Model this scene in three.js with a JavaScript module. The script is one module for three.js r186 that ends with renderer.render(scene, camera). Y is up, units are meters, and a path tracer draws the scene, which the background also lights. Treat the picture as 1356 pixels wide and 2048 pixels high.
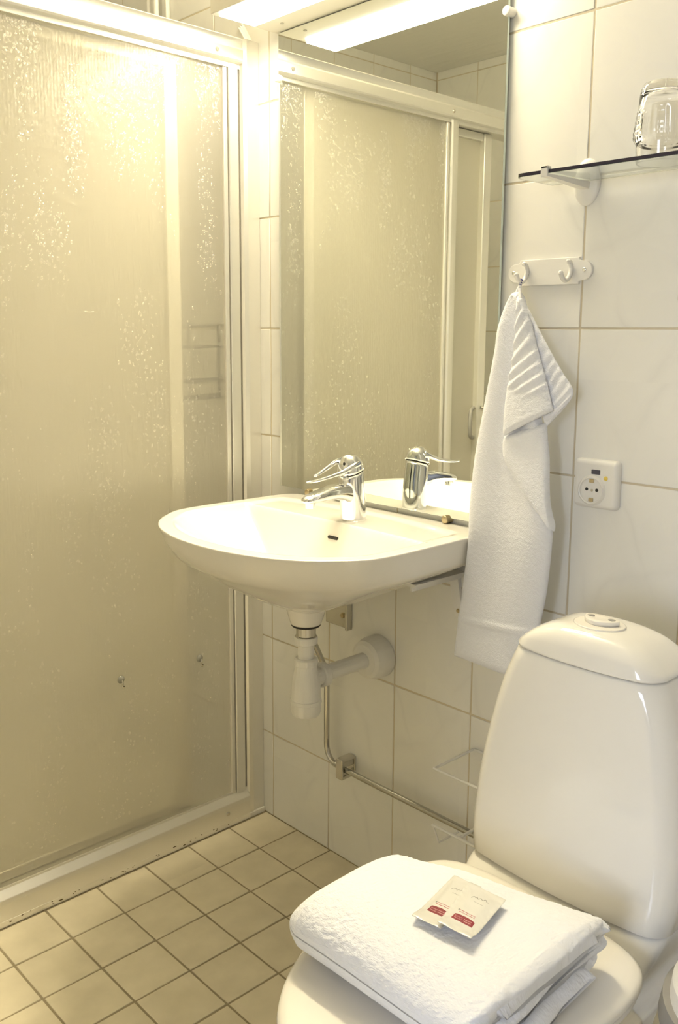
import * as THREE from 'three';
import { RoundedBoxGeometry } from 'three/addons/geometries/RoundedBoxGeometry.js';
import { RectAreaLightUniformsLib } from 'three/addons/lights/RectAreaLightUniformsLib.js';
import { mergeGeometries, mergeVertices, toCreasedNormals } from 'three/addons/utils/BufferGeometryUtils.js';

// ------------------------------------------------------------------ camera, sky, lights, exposure
const scene = new THREE.Scene();
const camera = new THREE.PerspectiveCamera(58.66, 1356 / 2048, 0.02, 60);
camera.position.set(1.6696, 1.2095, 1.3582);
camera.rotation.set(-0.16007, 0.81768, 0.00526, 'YXZ');
camera.setViewOffset(1356, 2048, 8.72, 63.84, 1356, 2048);
const renderer = new THREE.WebGLRenderer({ antialias: true });
renderer.toneMapping = THREE.LinearToneMapping;
renderer.toneMappingExposure = 1.74;
renderer.shadowMap.enabled = true;
RectAreaLightUniformsLib.init();
scene.background = new THREE.Color(0.55, 0.7, 1.0);
const LAMP = new THREE.Color().setRGB(1.0, 0.86, 0.56), LAMP_I = 18;
const lampLight = new THREE.RectAreaLight(LAMP, LAMP_I, 0.59, 0.09);
lampLight.name = 'mirror_lamp_light';
lampLight.position.set(0.353, 1.8425, 0.129);
lampLight.rotation.x = -Math.PI / 2;
scene.add(lampLight);
const upFillLight = new THREE.RectAreaLight(LAMP, 60, 0.57, 0.07);   // added upward fill, brightens the ceiling and softens the room
upFillLight.name = 'added_up_fill_light';
upFillLight.position.set(0.353, 1.927, 0.09);
upFillLight.rotation.x = Math.PI / 2;
scene.add(upFillLight);
for (const x of [0.15, 0.35, 0.55]) {                   // added fill spots under the lamp, brighten the floor and lower room
  const s = new THREE.SpotLight(LAMP, 1.2, 0, 0.82, 1, 2);
  s.name = 'added_fill_spot';
  s.position.set(x, 1.838, 0.13); s.target.position.set(x + 0.03, 0, 1.25); s.shadow.radius = 2;
  scene.add(s, s.target);
}
const DAY = new THREE.Color().setRGB(0.78, 0.85, 1.0), DAY_I = 4.2;
const dayLight = new THREE.RectAreaLight(DAY, DAY_I, 1.1, 1.2);
dayLight.name = 'window_light';
dayLight.position.set(1.8, 1.45, 4.17);
scene.add(dayLight);                                   // shines along -z, from the next room's window through the doorway

// ------------------------------------------------------------------ helpers
const V = (x, y, z) => new THREE.Vector3(x, y, z);
let seed = 7;
const rnd = () => { seed = (seed * 1664525 + 1013904223) >>> 0; return seed / 4294967296; };
const hash = (x, y, z) => { let h = (x * 374761393 + y * 668265263 + z * 2147483647) | 0; h = Math.imul(h ^ (h >>> 13), 1274126177); return ((h ^ (h >>> 16)) >>> 0) / 4294967296; };
const sm = (t) => t * t * (3 - 2 * t);
function noise(x, y, z = 0) {
  const X = Math.floor(x), Y = Math.floor(y), Z = Math.floor(z), u = sm(x - X), v = sm(y - Y), w = sm(z - Z);
  const L = (a, b, t) => a + (b - a) * t;
  return L(L(L(hash(X, Y, Z), hash(X + 1, Y, Z), u), L(hash(X, Y + 1, Z), hash(X + 1, Y + 1, Z), u), v),
    L(L(hash(X, Y, Z + 1), hash(X + 1, Y, Z + 1), u), L(hash(X, Y + 1, Z + 1), hash(X + 1, Y + 1, Z + 1), u), v), w) * 2 - 1;
}
const fbm = (x, y, z = 0, o = 4) => { let s = 0, a = 0.5; for (let i = 0; i < o; i++) { s += a * noise(x, y, z + i * 7.3); x *= 2.03; y *= 2.03; z *= 2.03; a *= 0.5; } return s; };
const smooth = (a, b, x) => sm(Math.min(1, Math.max(0, (x - a) / (b - a))));
const lerp = (a, b, t) => a + (b - a) * t;
function interp(xs, ys, x) {
  if (x <= xs[0]) return ys[0];
  for (let i = 1; i < xs.length; i++) if (x <= xs[i]) return lerp(ys[i - 1], ys[i], (x - xs[i - 1]) / (xs[i] - xs[i - 1]));
  return ys[ys.length - 1];
}
const used = {};
function numbered(n) { const k = used[n] = (used[n] ?? -1) + 1; return k ? `${n}_${String(k).padStart(3, '0')}` : n; }
function thing(name, label, category, base = [0, 0, 0], group) {
  const o = new THREE.Group();
  o.name = numbered(name); o.position.set(...base); o.userData = { label, category };
  if (group) o.userData.group = group;
  scene.add(o);
  return o;
}
function structure(name) { const o = new THREE.Group(); o.name = name; o.userData = { kind: 'structure' }; scene.add(o); return o; }
// geometry is written in room coordinates; it is moved into its parent's own axes
function part(parent, name, geo, mat, label) {
  const p = V(0, 0, 0);
  for (let q = parent; q && q !== scene; q = q.parent) p.add(q.position);
  geo = geo.clone().translate(-p.x, -p.y, -p.z);
  const m = new THREE.Mesh(geo, mat);
  m.name = name; m.castShadow = m.receiveShadow = true;
  if (label) m.userData.label = label;
  parent.add(m);
  return m;
}
const rbox = (x0, x1, y0, y1, z0, z1, r = 0.002, s = 2) => new RoundedBoxGeometry(x1 - x0, y1 - y0, z1 - z0, s, Math.min(r, (x1 - x0) / 2.01, (y1 - y0) / 2.01, (z1 - z0) / 2.01)).translate((x0 + x1) / 2, (y0 + y1) / 2, (z0 + z1) / 2);
const crease = (g, a = 0.6) => toCreasedNormals(g, a);
const plain = (g) => { const h = g.index ? g.toNonIndexed() : g.clone(); for (const k of Object.keys(h.attributes)) if (!['position', 'normal', 'uv'].includes(k)) h.deleteAttribute(k); return h; };
const merged = (...gs) => mergeGeometries(gs.map(plain));
function indexed(pos, idx, uv) {
  const g = new THREE.BufferGeometry();
  g.setAttribute('position', new THREE.Float32BufferAttribute(pos, 3));
  g.setAttribute('uv', new THREE.Float32BufferAttribute(uv ?? pos.flatMap((_, i) => i % 3 ? [] : [pos[i], pos[i + 1]]), 2));
  g.setIndex(idx); g.computeVertexNormals();
  return g;
}
// rows of points; closed joins the last column to the first
function skin(rows, { closed = true, caps = true, uv } = {}) {
  const n = rows[0].length, pos = [], idx = [], uvs = [];
  rows.forEach((r, j) => r.forEach((p, i) => { pos.push(p[0], p[1], p[2]); uvs.push(...(uv ? uv(p, i, j) : [p[0] + p[2], p[1]])); }));
  const w = closed ? n : n - 1;
  for (let j = 0; j < rows.length - 1; j++) for (let i = 0; i < w; i++) {
    const a = j * n + i, b = j * n + (i + 1) % n, c = a + n, d = b + n;
    idx.push(a, b, d, a, d, c);
  }
  if (caps && closed) for (const [j, flip] of [[0, true], [rows.length - 1, false]]) {
    const c = rows[j].reduce((s, p) => [s[0] + p[0] / n, s[1] + p[1] / n, s[2] + p[2] / n], [0, 0, 0]), at = pos.length / 3;
    pos.push(...c); uvs.push(c[0] + c[2], c[1]);
    for (let i = 0; i < n; i++) flip ? idx.push(at, j * n + (i + 1) % n, j * n + i) : idx.push(at, j * n + i, j * n + (i + 1) % n);
  }
  return indexed(pos, idx, uvs);
}
function facingOut(g) {             // turns the faces the right way round (signed volume)
  const p = g.attributes.position, ix = g.index.array; let v = 0;
  const a = V(), b = V(), c = V();
  for (let i = 0; i < ix.length; i += 3) { a.fromBufferAttribute(p, ix[i]); b.fromBufferAttribute(p, ix[i + 1]); c.fromBufferAttribute(p, ix[i + 2]); v += a.dot(b.cross(c)); }
  if (v < 0) { for (let i = 0; i < ix.length; i += 3) { const t = ix[i]; ix[i] = ix[i + 1]; ix[i + 1] = t; } g.computeVertexNormals(); }
  return g;
}
const solid = (rows, o) => facingOut(skin(rows, o));
function extrudeZ(pts, z0, z1) { return new THREE.ExtrudeGeometry(new THREE.Shape(pts.map((p) => new THREE.Vector2(...p))), { depth: z1 - z0, bevelEnabled: false }).translate(0, 0, z0); }
function extrudeY(ptsXZ, y0, y1) { return new THREE.ExtrudeGeometry(new THREE.Shape(ptsXZ.map(([x, z]) => new THREE.Vector2(x, -z))), { depth: y1 - y0, bevelEnabled: false }).rotateX(-Math.PI / 2).translate(0, y0, 0); }
const curve = (pts, t = 0.5) => new THREE.CatmullRomCurve3(pts.map((p) => V(...p)), false, 'catmullrom', t);
const tube = (pts, r, seg = 60, rad = 12, t) => new THREE.TubeGeometry(curve(pts, t), seg, r, rad, false);
function rod(a, b, r, rad = 16, r2 = r) {
  const A = V(...a), B = V(...b), d = B.clone().sub(A), g = new THREE.CylinderGeometry(r2, r, d.length(), rad);
  return g.applyQuaternion(new THREE.Quaternion().setFromUnitVectors(V(0, 1, 0), d.normalize())).translate((A.x + B.x) / 2, (A.y + B.y) / 2, (A.z + B.z) / 2);
}
function wires(lines, r, rad = 8) { return merged(...lines.flatMap((l) => l.slice(1).map((p, i) => rod(l[i], p, r, rad))), ...lines.flatMap((l) => l.map((p) => new THREE.SphereGeometry(r, 8, 6).translate(...p)))); }
const lathe = (pts, seg = 48) => new THREE.LatheGeometry(pts.map((p) => new THREE.Vector2(...p)), seg);

// ------------------------------------------------------------------ textures and materials
function dataTexture(w, h, fn, srgb = true) {
  const d = new Uint8Array(w * h * 4);
  for (let y = 0; y < h; y++) for (let x = 0; x < w; x++) { const c = fn(x / w, y / h), o = (y * w + x) * 4; d[o] = c[0]; d[o + 1] = c[1] ?? c[0]; d[o + 2] = c[2] ?? c[0]; d[o + 3] = 255; }
  const t = new THREE.DataTexture(d, w, h);
  t.magFilter = t.minFilter = THREE.LinearFilter; t.wrapS = t.wrapT = THREE.RepeatWrapping;
  if (srgb) t.colorSpace = THREE.SRGBColorSpace;
  t.needsUpdate = true;
  return t;
}
// faint grey veining of the wall tiles, one metre across
const marble = dataTexture(1024, 1024, (u, v) => {
  const x = u * 1.0, y = v * 1.0, warp = fbm(x * 3, y * 3, 3, 3) * 0.12;
  const vein = (a, f, k) => { const s = (x * Math.cos(a) + y * Math.sin(a)) * f + warp * f * 1.4 + fbm(x * 16, y * 16, k, 3) * 0.1; return Math.pow(1 - Math.min(1, Math.abs(((s % 1) + 1) % 1 - 0.5) * 9), 2) * (Math.abs(((s % 1) + 1) % 1 - 0.5) * 9 < 1 ? 1 : 0); };
  const mask = smooth(-0.02, 0.4, fbm(x * 4 + 9, y * 4, 11, 3)), mask2 = smooth(-0.05, 0.4, fbm(x * 5 + 40, y * 5, 17, 3));
  const k = vein(0.5, 7, 1) * mask * 7 + vein(2.5, 5, 5) * mask2 * 6 + (fbm(x * 7, y * 7, 23, 3)) * 5;
  return [238 - k, 237 - k, 232 - k * 0.9];
});
const floorTex = dataTexture(512, 512, (u, v) => { const k = fbm(u * 26, v * 26, 2, 5) * 12 + fbm(u * 5, v * 5, 8, 3) * 3; return [232 + k, 222 + k, 196 + k]; });
const terry = dataTexture(1024, 1024, (u, v) => { const k = fbm(u * 150, v * 150, 4, 3) * 150 + fbm(u * 34, v * 34, 9, 2) * 70; return [Math.max(0, Math.min(255, 128 + k))]; }, false);
const hammered = dataTexture(1024, 1024, (u, v) => { const k = fbm(u * 48, v * 40, 6, 3) * 150 + Math.max(0, fbm(u * 90, v * 70, 12, 2) - 0.2) * 330; return [Math.max(0, Math.min(255, 110 + k))]; }, false);
const plaster = dataTexture(1024, 1024, (u, v) => { const k = fbm(u * 30, v * 90, 4, 4) * 170; return [Math.max(0, Math.min(255, 120 + k))]; }, false);
const brushed = dataTexture(256, 1024, (u, v) => { const k = fbm(u * 2, v * 120, 4, 3) * 22; return [128 + k]; }, false);
const std = (o) => new THREE.MeshStandardMaterial(o), phys = (o) => new THREE.MeshPhysicalMaterial(o);
const rgb = (r, g, b) => new THREE.Color().setRGB(r, g, b);
const M = {
  tile: phys({ map: marble, roughness: 0.32, clearcoat: 0.25, clearcoatRoughness: 0.12 }),
  grout: std({ color: rgb(0.66, 0.59, 0.45), roughness: 0.95 }),
  floorTile: std({ map: floorTex, roughness: 0.42 }),
  floorGrout: std({ color: rgb(0.37, 0.31, 0.2), roughness: 0.95 }),
  paint: std({ color: rgb(0.8, 0.78, 0.72), roughness: 0.9 }),
  ceiling: std({ color: rgb(0.86, 0.85, 0.8), roughness: 0.55, bumpMap: plaster, bumpScale: 0.0018 }),
  hallPaint: std({ color: rgb(0.3, 0.29, 0.28), roughness: 0.9 }),  // out of view, kept dark for its reflection in the chrome
  wood: std({ color: rgb(0.4, 0.28, 0.17), roughness: 0.6 }),
  alu: std({ color: rgb(0.87, 0.855, 0.81), roughness: 0.36, metalness: 0.75, bumpMap: brushed, bumpScale: 0.0002 }),
  ceramic: phys({ color: rgb(0.86, 0.84, 0.79), roughness: 0.12, clearcoat: 0.6, clearcoatRoughness: 0.03 }),
  lidPlastic: phys({ color: rgb(0.85, 0.82, 0.76), roughness: 0.25, clearcoat: 0.3, clearcoatRoughness: 0.1 }),
  chrome: std({ color: rgb(0.86, 0.87, 0.88), roughness: 0.06, metalness: 1 }),
  steel: std({ color: rgb(0.62, 0.6, 0.55), roughness: 0.26, metalness: 1 }),
  pipe: std({ color: rgb(0.5, 0.49, 0.46), roughness: 0.16, metalness: 1 }),
  mirror: std({ color: rgb(0.88, 0.9, 0.86), roughness: 0.01, metalness: 1 }),
  mirrorEdge: phys({ color: rgb(0.75, 0.85, 0.8), roughness: 0.2 }),
  plastic: phys({ color: rgb(0.84, 0.83, 0.8), roughness: 0.32 }),
  pipePlastic: phys({ color: rgb(0.83, 0.82, 0.78), roughness: 0.38 }),
  lampBody: phys({ color: rgb(0.8, 0.77, 0.68), roughness: 0.4 }),
  glow: std({ color: 0xffffff, emissive: new THREE.Color().setRGB(1, 0.97, 0.92), emissiveIntensity: 3 }),
  sky: std({ color: 0xffffff, emissive: DAY.clone(), emissiveIntensity: 5 }),
  rubber: std({ color: rgb(0.025, 0.022, 0.02), roughness: 0.7 }),
  amber: phys({ color: rgb(0.75, 0.6, 0.3), roughness: 0.3 }),
  towel: phys({ color: rgb(0.87, 0.89, 0.96), roughness: 1, sheen: 0.4, sheenRoughness: 0.6, bumpMap: terry, bumpScale: 0.0008 }),
  loop: std({ color: rgb(0.85, 0.85, 0.88), roughness: 0.9 }),
  navy: std({ color: rgb(0.05, 0.05, 0.25), roughness: 0.9 }),
  pane: phys({ color: rgb(0.98, 0.96, 0.88), roughness: 0.58, transmission: 0.9, thickness: 0, bumpMap: hammered, bumpScale: 0.0009, side: THREE.DoubleSide }),
  film: phys({ color: rgb(1, 1, 1), roughness: 0.27, transmission: 1, thickness: 0, ior: 1.65, bumpMap: hammered, bumpScale: 0.0008, side: THREE.DoubleSide }),
  doorPane: phys({ color: rgb(0.98, 0.96, 0.88), roughness: 0.7, transmission: 0.8, thickness: 0, side: THREE.DoubleSide }),
  drop: phys({ color: rgb(1, 1, 1), roughness: 0.05, transmission: 1, thickness: 0, ior: 1.9 }),
  hookClear: phys({ color: rgb(0.45, 0.45, 0.4), roughness: 0.15, transmission: 0.35, thickness: 0 }),
  shelfGlass: phys({ color: rgb(1, 1, 1), roughness: 0.0, transmission: 1, thickness: 0.006, ior: 1.5, attenuationColor: rgb(0.42, 0.52, 0.5), attenuationDistance: 0.03 }),
  shelfEdge: phys({ color: rgb(0.035, 0.03, 0.05), roughness: 0.15 }),
  glass: phys({ color: rgb(1, 1, 1), roughness: 0.0, transmission: 1, thickness: 0.003, ior: 1.5 }),
  socketDark: std({ color: rgb(0.07, 0.07, 0.1), roughness: 0.4 }),
  brass: std({ color: rgb(0.6, 0.5, 0.32), roughness: 0.3, metalness: 1 }),
  yellow: std({ color: rgb(0.8, 0.62, 0.12), roughness: 0.4 }),
  binBodyCoolTint: std({ color: rgb(0.52, 0.55, 0.64), roughness: 0.5 }),  // white plastic with the cool daylight tint put into its colour
  rust: std({ color: rgb(0.09, 0.065, 0.03), roughness: 0.95 }),
  greyPlastic: std({ color: rgb(0.32, 0.31, 0.29), roughness: 0.5 }),
};

// ------------------------------------------------------------------ tiles
const tileCache = new Map();
function tileGeo(w, h, variant, d = 0.006, b = 0.0013) {
  const key = [w.toFixed(4), h.toFixed(4), variant, d].join();
  if (tileCache.has(key)) return tileCache.get(key);
  const ou = hash(variant, 3, 1), ov = hash(variant, 7, 2), pos = [], nor = [], uv = [], idx = [];
  const ring = (i, z, nz) => [[-1, -1], [1, -1], [1, 1], [-1, 1]].forEach(([a, c]) => {
    const x = a * (w / 2 - i), y = c * (h / 2 - i), s = Math.sqrt((1 - nz * nz) / 2);
    pos.push(x, y, z); nor.push(a * s, c * s, nz); uv.push(ou + x + w / 2, ov + y + h / 2);
  });
  ring(b, 0, 1); ring(b * 0.4, -b * 0.25, 0.75); ring(0, -b, 0.2); ring(0, -d, 0);
  idx.push(0, 1, 2, 0, 2, 3);
  for (let r = 0; r < 3; r++) for (let i = 0; i < 4; i++) { const a = r * 4 + i, c = r * 4 + (i + 1) % 4; idx.push(a, a + 4, c + 4, a, c + 4, c); }
  const g = new THREE.BufferGeometry();
  g.setAttribute('position', new THREE.Float32BufferAttribute(pos, 3)); g.setAttribute('normal', new THREE.Float32BufferAttribute(nor, 3)); g.setAttribute('uv', new THREE.Float32BufferAttribute(uv, 2));
  g.setIndex(idx);
  tileCache.set(key, g);
  return g;
}
function layTiles(parent, u0, u1, v0, v1, pu, pv, ou, ov, gap, mat, flat, keep = () => true) {
  for (let i = Math.floor((u0 - ou) / pu); ou + i * pu < u1; i++) for (let j = Math.floor((v0 - ov) / pv); ov + j * pv < v1; j++) {
    const a = Math.max(u0, ou + i * pu + gap / 2), b = Math.min(u1, ou + (i + 1) * pu - gap / 2), c = Math.max(v0, ov + j * pv + gap / 2), d = Math.min(v1, ov + (j + 1) * pv - gap / 2);
    if (b - a < 0.008 || d - c < 0.008 || !keep((a + b) / 2, (c + d) / 2)) continue;
    const m = new THREE.Mesh(tileGeo(b - a, d - c, Math.floor(hash(i + 50, j + 50, flat ? 9 : 5) * 7)), mat);
    m.name = 'tile'; m.castShadow = m.receiveShadow = true;
    const lift = (hash(i + 9, j + 77, 3) - 0.5) * 0.0006;
    if (flat) { m.rotation.x = -Math.PI / 2; m.position.set((a + b) / 2, lift, -(c + d) / 2); } else m.position.set((a + b) / 2, (c + d) / 2, lift);
    parent.add(m);
  }
}
const TW = 0.20498, TH = 0.25, ROW0 = 1.219 - 5 * 0.25, H = 2.25, XL = -0.9, XR = 2.05, ZF = 1.63;
// back wall (z = 0)
const wallBack = structure('wall_back');
part(wallBack, 'grout', rbox(XL - 0.1, XR + 0.1, -0.1, H + 0.1, -0.1, -0.0012, 0.0001, 1), M.grout);
layTiles(wallBack, XL, XR, 0.001, H, TW, TH, 0, ROW0, 0.0034, M.tile, false);
// shower end wall (x = -0.9), seen over the screen and in the mirror
const wallLeft = structure('wall_left'); wallLeft.position.set(XL, 0, 0); wallLeft.rotation.y = Math.PI / 2;
{ const g = new THREE.Mesh(rbox(-ZF - 0.1, 0, -0.1, H + 0.1, -0.1, -0.0012, 0.0001, 1), M.grout); g.name = 'grout'; g.receiveShadow = true; wallLeft.add(g); }
layTiles(wallLeft, -ZF, 0, 0.001, H, TW, TH, -1.064, ROW0, 0.0034, M.tile, false);
// wall opposite, with the doorway the daylight comes through
const wallFront = structure('wall_front'); wallFront.position.set(0, 0, ZF); wallFront.rotation.y = Math.PI;
for (const [a, b, c, d] of [[-1.2, 0.9, -0.1, H + 0.1], [-XR - 0.1, -2.0, -0.1, H + 0.1], [-2.0, -1.2, 2.05, H + 0.1]]) {
  const g = new THREE.Mesh(rbox(a, b, c, d, -0.1, -0.0012, 0.0001, 1), M.grout); g.name = 'grout'; g.castShadow = g.receiveShadow = true; wallFront.add(g);
}
layTiles(wallFront, -XR, -XL, 0.001, H, TW, TH, 0.69 - TW, ROW0, 0.0034, M.tile, false, (u, v) => !(u > -2.0 && u < -1.2 && v < 2.05));
const wallRight = structure('wall_right'); wallRight.position.set(XR, 0, 0); wallRight.rotation.y = -Math.PI / 2;
{ const g = new THREE.Mesh(rbox(0, ZF, -0.1, H + 0.1, -0.1, -0.0012, 0.0001, 1), M.grout); g.name = 'grout'; g.castShadow = g.receiveShadow = true; wallRight.add(g); }
layTiles(wallRight, 0, ZF, 0.001, H, TW, TH, 0, ROW0, 0.0034, M.tile, false);
// floor
const floor = structure('floor');
part(floor, 'grout', rbox(XL - 0.1, XR + 0.1, -0.1, -0.0016, -0.1, ZF + 0.1, 0.0001, 1), M.floorGrout);
layTiles(floor, -0.028, XR, -ZF, -0.001, 0.12047, 0.12047, -0.02845, 0.0031 - 14 * 0.12047, 0.0042, M.floorTile, true);
part(floor, 'shower_tray', rbox(XL, -0.032, -0.002, 0.012, 0, ZF, 0.002, 1), M.ceramic);
const ceil = structure('ceiling');
part(ceil, 'ceiling_panel', new THREE.BoxGeometry(XR - XL + 0.2, 0.1, ZF + 0.2).translate((XL + XR) / 2, H + 0.05, ZF / 2), M.ceiling);
// the next room, behind the photographer: only its daylight reaches the picture
const hall = (n, g, m) => { const s = structure(n); part(s, n + '_panel', g, m); return s; };
hall('floor_hall', rbox(0.3, 3.1, -0.1, -0.001, ZF + 0.1, 4.3, 0.001, 1), M.wood);
hall('ceiling_hall', rbox(0.3, 3.1, 2.4, 2.5, ZF, 4.3, 0.001, 1), M.hallPaint);
hall('wall_hall_left', rbox(0.2, 0.3, -0.1, 2.5, ZF + 0.1, 4.3, 0.001, 1), M.hallPaint);
hall('wall_hall_right', rbox(3.1, 3.2, -0.1, 2.5, ZF, 4.3, 0.001, 1), M.hallPaint);
hall('wall_hall_back', merged(rbox(0.3, 1.25, -0.1, 2.5, 4.2, 4.3, 0.001, 1), rbox(2.35, 3.1, -0.1, 2.5, 4.2, 4.3, 0.001, 1), rbox(1.25, 2.35, -0.1, 0.85, 4.2, 4.3, 0.001, 1), rbox(1.25, 2.35, 2.05, 2.5, 4.2, 4.3, 0.001, 1)), M.hallPaint);
const win = structure('window_1');
part(win, 'window_frame', merged(rbox(1.25, 1.29, 0.85, 2.05, 4.18, 4.26, 0.004), rbox(2.31, 2.35, 0.85, 2.05, 4.18, 4.26, 0.004), rbox(1.29, 2.31, 0.85, 0.89, 4.18, 4.26, 0.004), rbox(1.29, 2.31, 2.01, 2.05, 4.18, 4.26, 0.004)), M.plastic);
part(win, 'window_pane', rbox(1.29, 2.31, 0.89, 2.01, 4.21, 4.215, 0.001, 1), M.sky);

// ------------------------------------------------------------------ shower screen
{
  const s = thing('shower_screen', 'fixed aluminium framed shower screen of frosted ribbed glass covered in water drops', 'shower screen', [-0.06, 0, 0.4]);
  part(s, 'bottom_rail', crease(extrudeZ([[-0.0302, 0.002], [-0.0302, 0.0138], [-0.0307, 0.0143], [-0.0307, 0.0495], [-0.0298, 0.0502], [-0.0298, 0.059], [-0.0312, 0.0618], [-0.0375, 0.067], [-0.0385, 0.066], [-0.0455, 0.0745], [-0.0455, 0.079], [-0.0485, 0.079], [-0.0485, 0.07], [-0.112, 0.07], [-0.112, 0.002]], 0.0495, ZF - 0.002), 0.5), M.alu);
  part(s, 'top_rail', crease(extrudeZ([[-0.034, 1.849], [-0.0305, 1.846], [-0.034, 1.838], [-0.0345, 1.829], [-0.029, 1.8235], [-0.0285, 1.82], [-0.0285, 1.801], [-0.0305, 1.7975], [-0.0425, 1.7955], [-0.0425, 1.786], [-0.0485, 1.786], [-0.0485, 1.79], [-0.112, 1.79], [-0.112, 1.849]], 0.0495, ZF - 0.002), 0.5), M.alu);
  part(s, 'wall_jamb', crease(extrudeY([[-0.112, 0.0005], [-0.112, 0.05], [-0.042, 0.05], [-0.036, 0.046], [-0.0325, 0.0365], [-0.0355, 0.034], [-0.0365, 0.0005]], 0.012, 1.85), 0.35), M.alu);
  part(s, 'jamb_foot', rbox(-0.111, -0.038, 0.0005, 0.012, 0.002, 0.049, 0.001, 1), M.rubber, 'black rubber foot of the jamb');
  const cap = (k) => extrudeZ([[-0.092 + k, 1.85], [-0.032, 1.85], [-0.062 + k / 2, 1.89 - k * 0.75]], 0.022 + k * 0.9, 0.029 + k * 0.9);
  part(s, 'jamb_cap', merged(cap(0), cap(0.008), cap(0.016)), M.alu);
  part(s, 'stile', crease(extrudeY([[-0.06, 0.0535], [-0.06, 0.081], [-0.043, 0.081], [-0.041, 0.079], [-0.041, 0.0565], [-0.044, 0.0535]], 0.074, 1.7955), 0.5), M.alu);
  part(s, 'stile', rbox(-0.056, -0.0435, 0.0745, 1.786, 0.0835, 0.095, 0.0025), M.alu);
  part(s, 'stile', crease(extrudeY([[-0.064, 0.708], [-0.064, 0.736], [-0.04, 0.736], [-0.038, 0.732], [-0.038, 0.712], [-0.041, 0.708]], 0.074, 1.7955), 0.5), M.alu);
  part(s, 'stile', rbox(-0.056, -0.0445, 0.0745, 1.786, 0.694, 0.7045, 0.0025), M.alu);
  const zs = 900, ys = 24, pos = [], idx = [], puv = [];
  for (let j = 0; j <= ys; j++) for (let i = 0; i <= zs; i++) {
    const z = 0.091 + 0.607 * i / zs, y = 0.076 + 1.712 * j / ys;
    pos.push(-0.0492 + 0.00006 * Math.cos(z * 2 * Math.PI / 0.0068), y, z); puv.push(z * 2.4, y * 2.4);
    if (i < zs && j < ys) { const a = j * (zs + 1) + i, c = a + zs + 1; idx.push(a, c, a + 1, a + 1, c, c + 1); }
  }
  part(s, 'glass_pane', new THREE.PlaneGeometry(0.607, 1.712).rotateY(Math.PI / 2).translate(-0.0504, 0.932, 0.3945), M.pane);
  part(s, 'water_film', indexed(pos, idx, puv), M.film, 'glossy wet film on the ribbed face of the pane');
  for (const [y, z] of [[1.812, 0.12], [1.812, 0.7], [0.036, 0.118], [0.036, 0.7]]) part(s, 'screw', rod([y > 1 ? -0.0290 : -0.0308, y, z], [y > 1 ? -0.0262 : -0.0288, y, z], 0.0055, 20, 0.004), M.steel);
  const specks = [];
  for (let i = 0; i < 34; i++) { const z = 0.1 + rnd() * 0.62, k = rnd(); specks.push(new THREE.SphereGeometry(1, 7, 5).scale(0.0003, 0.0006 + k * 0.0008, 0.0008 + rnd() * rnd() * 0.006).translate(-0.0302, 0.006 + rnd() * 0.007, z)); }
  const sp = part(s, 'rust_specks', merged(...specks), M.rust); sp.userData.kind = 'stuff';
  // water drops: nobody could count them
  const dg = new THREE.IcosahedronGeometry(1, 2), ND = 5200, drops = new THREE.InstancedMesh(dg, M.drop, ND), mt = new THREE.Matrix4();
  for (let i = 0; i < ND; i++) {
    let y, z, k = 0;
    do { z = 0.1 + rnd() * 0.595; y = 1.78 - Math.pow(rnd(), 1.7) * 1.65; } while (fbm(z * 22, y * 5, 3, 2) + 0.12 < rnd() * 0.55 && k++ < 30);
    const r = (0.0011 + Math.pow(rnd(), 3) * 0.0032) * (y > 1.25 ? 1 : 0.75), e = 0.8 + rnd() * 0.9;
    mt.compose(V(-0.0489 + 0.06, y, z - 0.4), new THREE.Quaternion().setFromAxisAngle(V(1, 0, 0), (rnd() - 0.5) * 1.2), V(r * 0.55, r * e, r));
    drops.setMatrixAt(i, mt);
  }
  drops.name = 'water_drops'; drops.userData = { kind: 'stuff' }; s.add(drops);
}
{
  const d = thing('shower_door', 'sliding frosted shower door with a looped pull handle, partly behind the fixed pane', 'shower door', [-0.088, 0.07, 0.56]);
  part(d, 'stile', rbox(-0.102, -0.074, 0.072, 1.788, 0.194, 0.228, 0.003), M.alu);
  part(d, 'stile', rbox(-0.106, -0.07, 0.072, 1.788, 0.895, 0.928, 0.003), M.alu);
  part(d, 'rail', rbox(-0.1, -0.076, 0.0715, 0.094, 0.228, 0.895, 0.003), M.alu);
  part(d, 'rail', rbox(-0.1, -0.076, 1.766, 1.7885, 0.228, 0.895, 0.003), M.alu);
  part(d, 'glass_pane', new THREE.PlaneGeometry(0.671, 1.68).rotateY(Math.PI / 2).translate(-0.088, 0.93, 0.5615), M.doorPane);
  const h = [[-0.088, 0.985, 0.899], [-0.07, 0.985, 0.874], [-0.06, 0.977, 0.852], [-0.057, 0.94, 0.845], [-0.06, 0.903, 0.852], [-0.07, 0.895, 0.874], [-0.088, 0.895, 0.899]];
  part(d, 'handle', tube(h, 0.0055, 60, 10), M.greyPlastic);
  part(d, 'handle', tube([[-0.072, 0.985, 0.915], [-0.05, 0.98, 0.935], [-0.036, 0.965, 0.945], [-0.034, 0.94, 0.947], [-0.036, 0.915, 0.945], [-0.05, 0.9, 0.935], [-0.072, 0.895, 0.915]], 0.0055, 60, 10), M.steel);
}
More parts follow.
